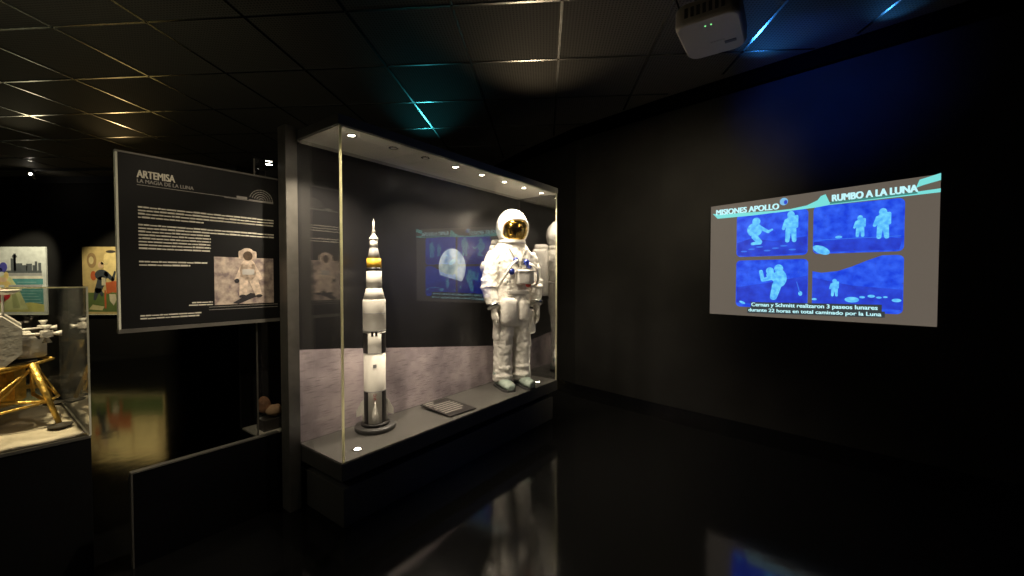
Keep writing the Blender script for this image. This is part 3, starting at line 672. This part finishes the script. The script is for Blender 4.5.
# ------------------------------------------------------------------ paintings on the far wall
def pm(n_, c): 
    if n_ not in M: M[n_] = mat(n_, c, .7, vary=.12, scale=8)
    return M[n_]
WY = 8.6
p1 = thing('painting', 'leftmost painting of a pale harbour with a yellow and red figure', 'painting', (-11.0, WY - .04, .84), 0)
MB().box(0, 1.32, 0, .038, 0, 1.4, .004).build('canvas', pm('paint pale sky', (.5, .52, .46)), p1)
a = Art(0)
a.rect(.0, 1.26, .08, .74, pm('paint sea green', (.07, .24, .22))); a.rect(0, 1.26, .74, .79, pm('paint foam', (.6, .56, .42)))
a.poly([(0, .05), (1.27, .05), (1.27, .2), (1.0, .25), (.7, .2), (0, .2)], pm('paint sand yellow', (.5, .48, .14)), 2)
a.rect(.5, 1.24, .8, .92, pm('paint grey quay', (.3, .3, .27)), 1)
for x, w_, h in ((.6, .1, .26), (.66, .05, .36), (.7, .14, .16), (.84, .1, .12), (.92, .12, .15), (1.05, .06, .12), (1.1, .05, .2), (1.17, .06, .17)): a.rect(x, x + w_, .9, .9 + h, pm('paint dark ship', (.07, .08, .08)), 2)
a.oval(.68, 1.2, .05, .04, pm('paint dark ship', (.1, .1, .1)), 2); a.rect(.45, 1.24, .86, .9, pm('paint dark ship', (.1, .1, .1)), 2)
for i in range(8): a.rect(.7 + .03 * (i % 3), 1.24 - .04 * (i % 4), .24 + .06 * i, .252 + .06 * i, pm('paint wave light', (.25, .42, .36)), 2)
a.build('harbour_scene', p1)
a = Art(0)
a.poly([(.3, .08), (.95, .1), (.85, .3), (.74, .55), (.6, .76), (.45, .82), (.3, .75)], pm('paint yellow cape', (.5, .52, .24)), 3)
a.poly([(.62, .12), (.78, .14), (.7, .4), (.6, .6)], pm('paint cape shade', (.35, .38, .16)), 4)
a.oval(.42, .42, .16, .14, pm('paint red dress', (.5, .02, .03)), 5); a.oval(.36, .3, .12, .06, pm('paint red dress', (.5, .02, .03)), 5); a.oval(.46, .62, .13, .09, pm('paint gold hair', (.6, .45, .15)), 4); a.oval(.5, .8, .05, .08, pm('paint gold hair', (.6, .45, .15)), 4)
a.oval(.445, .98, .08, .1, pm('paint blue hat', (.05, .05, .26)), 5); a.cap(.38, .92, .3, .96, .04, .02, pm('paint blue hat', (.05, .05, .26)), 5); a.oval(.42, .72, .1, .05, pm('paint skin', (.6, .42, .25)), 5)
a.build('painted_figure', p1)
MB().box(-.012, 1.332, -.004, .02, -.012, 0).build('frame', M['edge'], p1)
p2 = thing('painting', 'warm yellow painting of a seated figure at a red table, partly behind the sign', 'painting', (-8.92, WY - .04, .84), 0)
MB().box(0, 1.66, 0, .038, 0, 1.4, .004).build('canvas', pm('paint ochre wall', (.52, .4, .17)), p2)
a = Art(0); a.rect(.04, 1.62, .05, .45, pm('paint green floor', (.1, .15, .04))); a.oval(.2, 1.12, .1, .16, pm('paint brown picture', (.3, .2, .09)), 1); a.oval(.19, 1.12, .05, .08, pm('paint ochre light', (.6, .5, .25)), 2)
a.rect(.45, .95, .78, 1.28, pm('paint yellow panel', (.72, .58, .26)), 2, .1); a.oval(.6, 1.3, .1, .03, pm('paint dark', (.04, .035, .03)), 3); a.rect(1.0, 1.5, .5, 1.2, pm('paint yellow panel', (.7, .58, .25)), 2, .05)
a.poly([(.12, .1), (.4, .08), (.44, .16), (.2, .2)], pm('paint paper', (.55, .5, .25)), 2); a.build('room_scene', p2)
a = Art(0); rd = pm('paint red table', (.45, .1, .03)); a.poly([(.48, .66), (.95, .74), (.95, .42), (.8, .44), (.62, .46), (.5, .42)], rd, 3); a.rect(.45, .485, .12, .5, rd, 3); a.rect(.72, .755, .12, .5, rd, 3); a.oval(.23, .8, .06, .1, rd, 3)
a.poly([(.55, .42), (.68, .42), (.7, .3), (.64, .18), (.56, .28)], pm('paint pale animal', (.55, .5, .35)), 3)
dk = pm('paint dark blue coat', (.04, .05, .06)); a.oval(.4, .82, .14, .11, dk, 4); a.cap(.5, .84, .63, .72, .05, .035, dk, 4); a.cap(.63, .72, .68, .88, .03, .02, dk, 4); a.cap(.4, .7, .32, .5, .09, .07, dk, 4); a.cap(.3, .5, .25, .32, .05, .03, dk, 4); a.cap(.36, .5, .4, .4, .04, .03, dk, 4)
a.rect(.4, .48, .6, .76, pm('paint pale animal', (.55, .5, .35)), 5)
a.oval(.39, 1.02, .06, .07, pm('paint skin', (.6, .42, .25)), 5); a.cap(.42, 1.06, .53, 1.05, .03, .015, pm('paint ochre light', (.6, .5, .25)), 5); a.build('painted_figure', p2)
MB().box(-.012, 1.672, -.004, .02, -.012, 0).build('frame', M['edge'], p2)

# track spotlights over the paintings
tk = MB().box(-12, -5, 7.88, 7.92, ZC - .05, ZC - .002, .004).build('lighting_track', M['dgrey']); tag(tk, 'long thin dark lighting track under the ceiling before the far paintings', 'lighting track')
for i, (x, lt) in enumerate(((-9.1, True), (-7.45, False))):
    lb = ['glowing track spotlight above the leftmost painting', 'dark track spotlight above the painting beside the sign'][i]
    t_ = thing('track_spotlight', lb, 'spotlight', (x, 7.9, ZC - .05), 0, 'track spotlights before the far wall')
    MB().box(-.05, .05, -.018, .018, -.02, .0).build('adapter', M['dgrey'], t_)
    rod([(0, 0, -.02), (0, 0, -.06)], .012, 'stem', M['dgrey'], t_)
    b = MB(); b.tube([(0, -.09, -.055), (0, -.06, -.07), (0, .05, -.115)], [.02, .045, .05], 16); hd = b.build('lamp_head', M['dgrey'], t_)
    MB().tube([(0, .051, -.1155), (0, .054, -.117)], [.042, .042], 16).build('lens', M['lit'] if lt else M['unlit'], hd)
    if lt: MB().ell((.02, -.085, -.075), (.035, .012, .02), 12, 8).build('rear_glow', M['lit'], hd)

# ------------------------------------------------------------------ projector
pj = thing('projector', 'off-white projector with rounded corners hanging from the ceiling', 'projector', (1.334, 2.793, 3.2), radians(55.5))
def rr2(hx, hy, r, z, n_=6):
    p = []
    for cx, cy, a0 in ((hx - r, -hy + r, -90), (hx - r, hy - r, 0), (-hx + r, hy - r, 90), (-hx + r, -hy + r, 180)):
        for k_ in range(n_ + 1): t = radians(a0 + 90 * k_ / n_); p.append((cx + r * cos(t), cy + r * sin(t), z))
    return p
b = MB(); b.rings([rr2(.232, .172, .065, 0), rr2(.245, .185, .075, .012), rr2(.25, .19, .08, .03), rr2(.25, .19, .08, .12), rr2(.24, .18, .075, .135)]); b.build('body', M['proj'], pj)
for y in (.012, -.022): MB().ell((-.168, y, -.001), (.005, .005, .003), 10, 6).build('indicator_led', M['led'], pj)
b = MB()
for i in range(5): b.box(.05, .064, .015 - i * .018 - .014, .015 - i * .018, -.0012, .001)
b.build('brand_mark', M['strap'], pj)
MB().box(.085, .12, -.135, -.065, -.0025, .004, .002).build('sensor_window', M['dgrey'], pj)
for i in range(7): MB().box(-.252, -.248, -.11 + i * .035, -.09 + i * .035, .04, .1).build('vent_slot', M['dgrey'], pj)
ln = MB(); ln.tube([(.245, .0, .075), (.27, 0, .075)], [.045, .04], 20).build('lens_barrel', M['dgrey'], pj)
mt = MB(); mt.box(-.09, .09, -.07, .07, .135, .15).box(-.012, .012, -.012, .012, .15, .45).box(-.06, .06, -.06, .06, .448, .479)
for sx in (-1, 1):
    for sy in (-1, 1): mt.tube([(0, 0, .17), (sx * .17, sy * .14, .137)], .008, 6)
mt.build('ceiling_mount', M['matte'], pj)
MB().tube([(-.12, .16, .12), (-.15, .2, .26), (-.1, .12, .476)], .006, 8).build('cable', M['matte'], pj)

# ------------------------------------------------------------------ projected picture on the right wall
SC = thing('projected_picture', 'blue projected video picture of four moon photos on the black right wall', 'projection screen', (2.163, 4.497, 0), radians(-45))
g = lambda n_, c, s_=1., c2=None, sc=10.: M.setdefault(n_, glow(n_, c, s_, c2, sc))
BG = g('light grey brown', (.13, .108, .085)); BL = g('light blue', (.012, .05, .72), 1, (.04, .14, .95), 12); BD = g('light deep blue', (.02, .035, .5), 1, (.03, .08, .75), 9)
CY = g('light cyan', (.08, .42, .95), 1, (.18, .7, 1), 30); TE = g('light teal', (.2, .75, .72)); WT = g('light white blue', (.55, .95, 1.0)); CB = g('caption grey', (.04, .05, .055)); TD = g('light dark teal', (.06, .25, .22)); MD = g('light mid blue', (.05, .2, .85))
sbk = MB().box(0, 1.729, -.004, .006, 1.208, 2.4)
bk = sbk.build('picture_area', BG, SC)
for v in bk.data.vertices:
    if v.co.z > 2: v.co.z = 2.369 + .049 * v.co.x / 1.729
Y0 = -.0042
def fig(a, x, z, h, m, lay, kind=0):
    s_ = h
    if kind == 0:      # standing
        a.oval(x, z + .88 * s_, .1 * s_, .12 * s_, m, lay); a.oval(x, z + .6 * s_, .16 * s_, .24 * s_, m, lay); a.rect(x + .02 * s_, x + .2 * s_, z + .45 * s_, z + .86 * s_, m, lay, .05 * s_)
        a.cap(x - .06 * s_, z + .42 * s_, x - .09 * s_, z + .06 * s_, .08 * s_, .06 * s_, m, lay); a.cap(x + .07 * s_, z + .42 * s_, x + .1 * s_, z + .06 * s_, .08 * s_, .06 * s_, m, lay); a.cap(x - .12 * s_, z + .7 * s_, x - .2 * s_, z + .45 * s_, .06 * s_, .045 * s_, m, lay)
    elif kind == 1:    # kneeling, reaching right
        a.oval(x, z + .85 * s_, .13 * s_, .14 * s_, m, lay); a.oval(x - .05 * s_, z + .55 * s_, .24 * s_, .25 * s_, m, lay); a.cap(x + .08 * s_, z + .65 * s_, x + .38 * s_, z + .45 * s_, .07 * s_, .05 * s_, m, lay)
        a.cap(x + .38 * s_, z + .45 * s_, x + .5 * s_, z + .52 * s_, .04 * s_, .03 * s_, m, lay); a.cap(x - .05 * s_, z + .3 * s_, x + .12 * s_, z + .1 * s_, .1 * s_, .08 * s_, m, lay); a.cap(x + .12 * s_, z + .08 * s_, x - .12 * s_, z + .05 * s_, .07 * s_, .05 * s_, m, lay)
    else:              # holding something up at the left
        a.oval(x + .12 * s_, z + .88 * s_, .11 * s_, .12 * s_, m, lay); a.oval(x + .15 * s_, z + .6 * s_, .17 * s_, .25 * s_, m, lay); a.oval(x - .1 * s_, z + .82 * s_, .1 * s_, .1 * s_, m, lay); a.cap(x - .08 * s_, z + .7 * s_, x + .05 * s_, z + .6 * s_, .11 * s_, .1 * s_, m, lay)
        a.cap(x - .1 * s_, z + .6 * s_, x - .28 * s_, z + .55 * s_, .06 * s_, .05 * s_, m, lay); a.cap(x - .28 * s_, z + .55 * s_, x - .33 * s_, z + .8 * s_, .05 * s_, .05 * s_, m, lay)
        a.cap(x + .08 * s_, z + .4 * s_, x + .0 * s_, z + .06 * s_, .12 * s_, .09 * s_, m, lay)
def pic(x0, x1, z0, z1, hill, figs, extra=None):
    a = Art(Y0); a.rect(x0, x1, z0, z1, BL, 1, .04); p = a.build('photo_panel', SC)
    a = Art(Y0)
    if hill: a.poly(hill[0], hill[1], 2)
    for f_ in figs: fig(a, *f_[:3], CY, 3, f_[3])
    if extra: extra(a)
    a.build('photo_figures', p)
pic(.26, .872, 1.815, 2.25, ([(.27, 1.83), (.5, 1.818), (.862, 1.835), (.866, 1.99), (.6, 1.96), (.4, 2.0), (.266, 1.96)], BD), [(.44, 1.93, .28, 1), (.735, 1.94, .3, 0)], lambda a: [a.oval(.33 + .07 * i, 1.87 + .02 * (i % 3), .03, .008, MD, 3) for i in range(7)])
pic(.912, 1.528, 1.82, 2.26, ([(.925, 1.835), (1.5, 1.835), (1.52, 1.93), (1.2, 1.95), (.918, 1.93)], BD), [(1.246, 1.955, .19, 0), (1.394, 1.93, .26, 0)], lambda a: [a.oval(.975, 1.855, .07, .035, CY, 3, -.5), a.oval(1.1, 1.965, .025, .012, CY, 3), a.rect(.93, 1.51, 1.945, 1.95, MD, 3)])
pic(.26, .878, 1.3, 1.778, ([(.265, 1.34), (.5, 1.33), (.87, 1.36), (.873, 1.62), (.6, 1.56), (.27, 1.5)], BD), [(.6, 1.39, .34, 2)], lambda a: [a.oval(.32, 1.345, .03, .012, CY, 3, -.4), a.oval(.82, 1.45, .016, .022, CY, 3), a.cap(.815, 1.46, .79, 1.56, .004, .003, MD, 3)])
pic(.912, 1.53, 1.295, 1.79, ([(.911, 1.66), (.98, 1.645), (1.1, 1.66), (1.2, 1.7), (1.3, 1.75), (1.4, 1.792), (.911, 1.792)], BG), [(1.077, 1.43, .16, 0)], lambda a: [a.poly([(.915, 1.36), (1.52, 1.33), (1.526, 1.5), (1.2, 1.53), (.914, 1.6)], BD, 2)] + [a.oval(x, z, r, r * .5, CY, 3) for x, z, r in ((.93, 1.4, .02), (1.27, 1.43, .02), (1.33, 1.44, .025), (1.38, 1.43, .018), (1.42, 1.435, .015), (1.2, 1.405, .05), (1.49, 1.41, .03))])
a = Art(Y0)
a.poly([(.02, 2.29), (.07, 2.233), (.4, 2.232), (.9, 2.25), (.93, 2.262), (.6, 2.258), (.3, 2.27), (.1, 2.275)], TE, 4)
a.poly([(.6, 2.238), (.93, 2.25), (1.03, 2.262), (1.73, 2.275), (1.73, 2.305), (1.4, 2.287), (1.03, 2.283), (1.0, 2.362), (.965, 2.35), (.94, 2.315), (.86, 2.278), (.75, 2.262)], TE, 4)
a.poly([(1.03, 2.268), (1.6, 2.282), (1.6, 2.3), (1.04, 2.29)], TD, 5)
a.poly([(1.59, 2.33), (1.63, 2.345), (1.73, 2.37), (1.73, 2.425), (1.61, 2.392)], TE, 4); a.build('banner', SC)
a = Art(Y0); a.oval(.675, 2.338, .034, .036, g('light pale blue', (.2, .5, .8)), 4); a.oval(.69, 2.33, .014, .02, BD, 5); a.build('globe_icon', SC)
text('MISIONES APOLLO', 'title_lettering', .058, 2.27, Y0 - .0032, .575, .055, WT, SC, .07)
text('RUMBO A LA LUNA', 'title_lettering', 1.05, 2.29, Y0 - .0042, .55, .058, WT, SC, .07, .012)
a = Art(Y0); a.poly([(.4, 1.292), (1.4, 1.31), (1.4, 1.37), (.4, 1.352)], CB, 4); a.poly([(.37, 1.238), (1.42, 1.26), (1.42, 1.312), (.37, 1.292)], CB, 4); a.build('caption_box', SC)
text('Cernan y Schmitt realizaron 3 paseos lunares', 'caption_lettering', .408, 1.298, Y0 - .0035, .965, .048, WT, SC, .035, .015)
text('durante 22 horas en total caminado por la Luna', 'caption_lettering', .382, 1.245, Y0 - .0035, 1.015, .044, WT, SC, .035, .015)
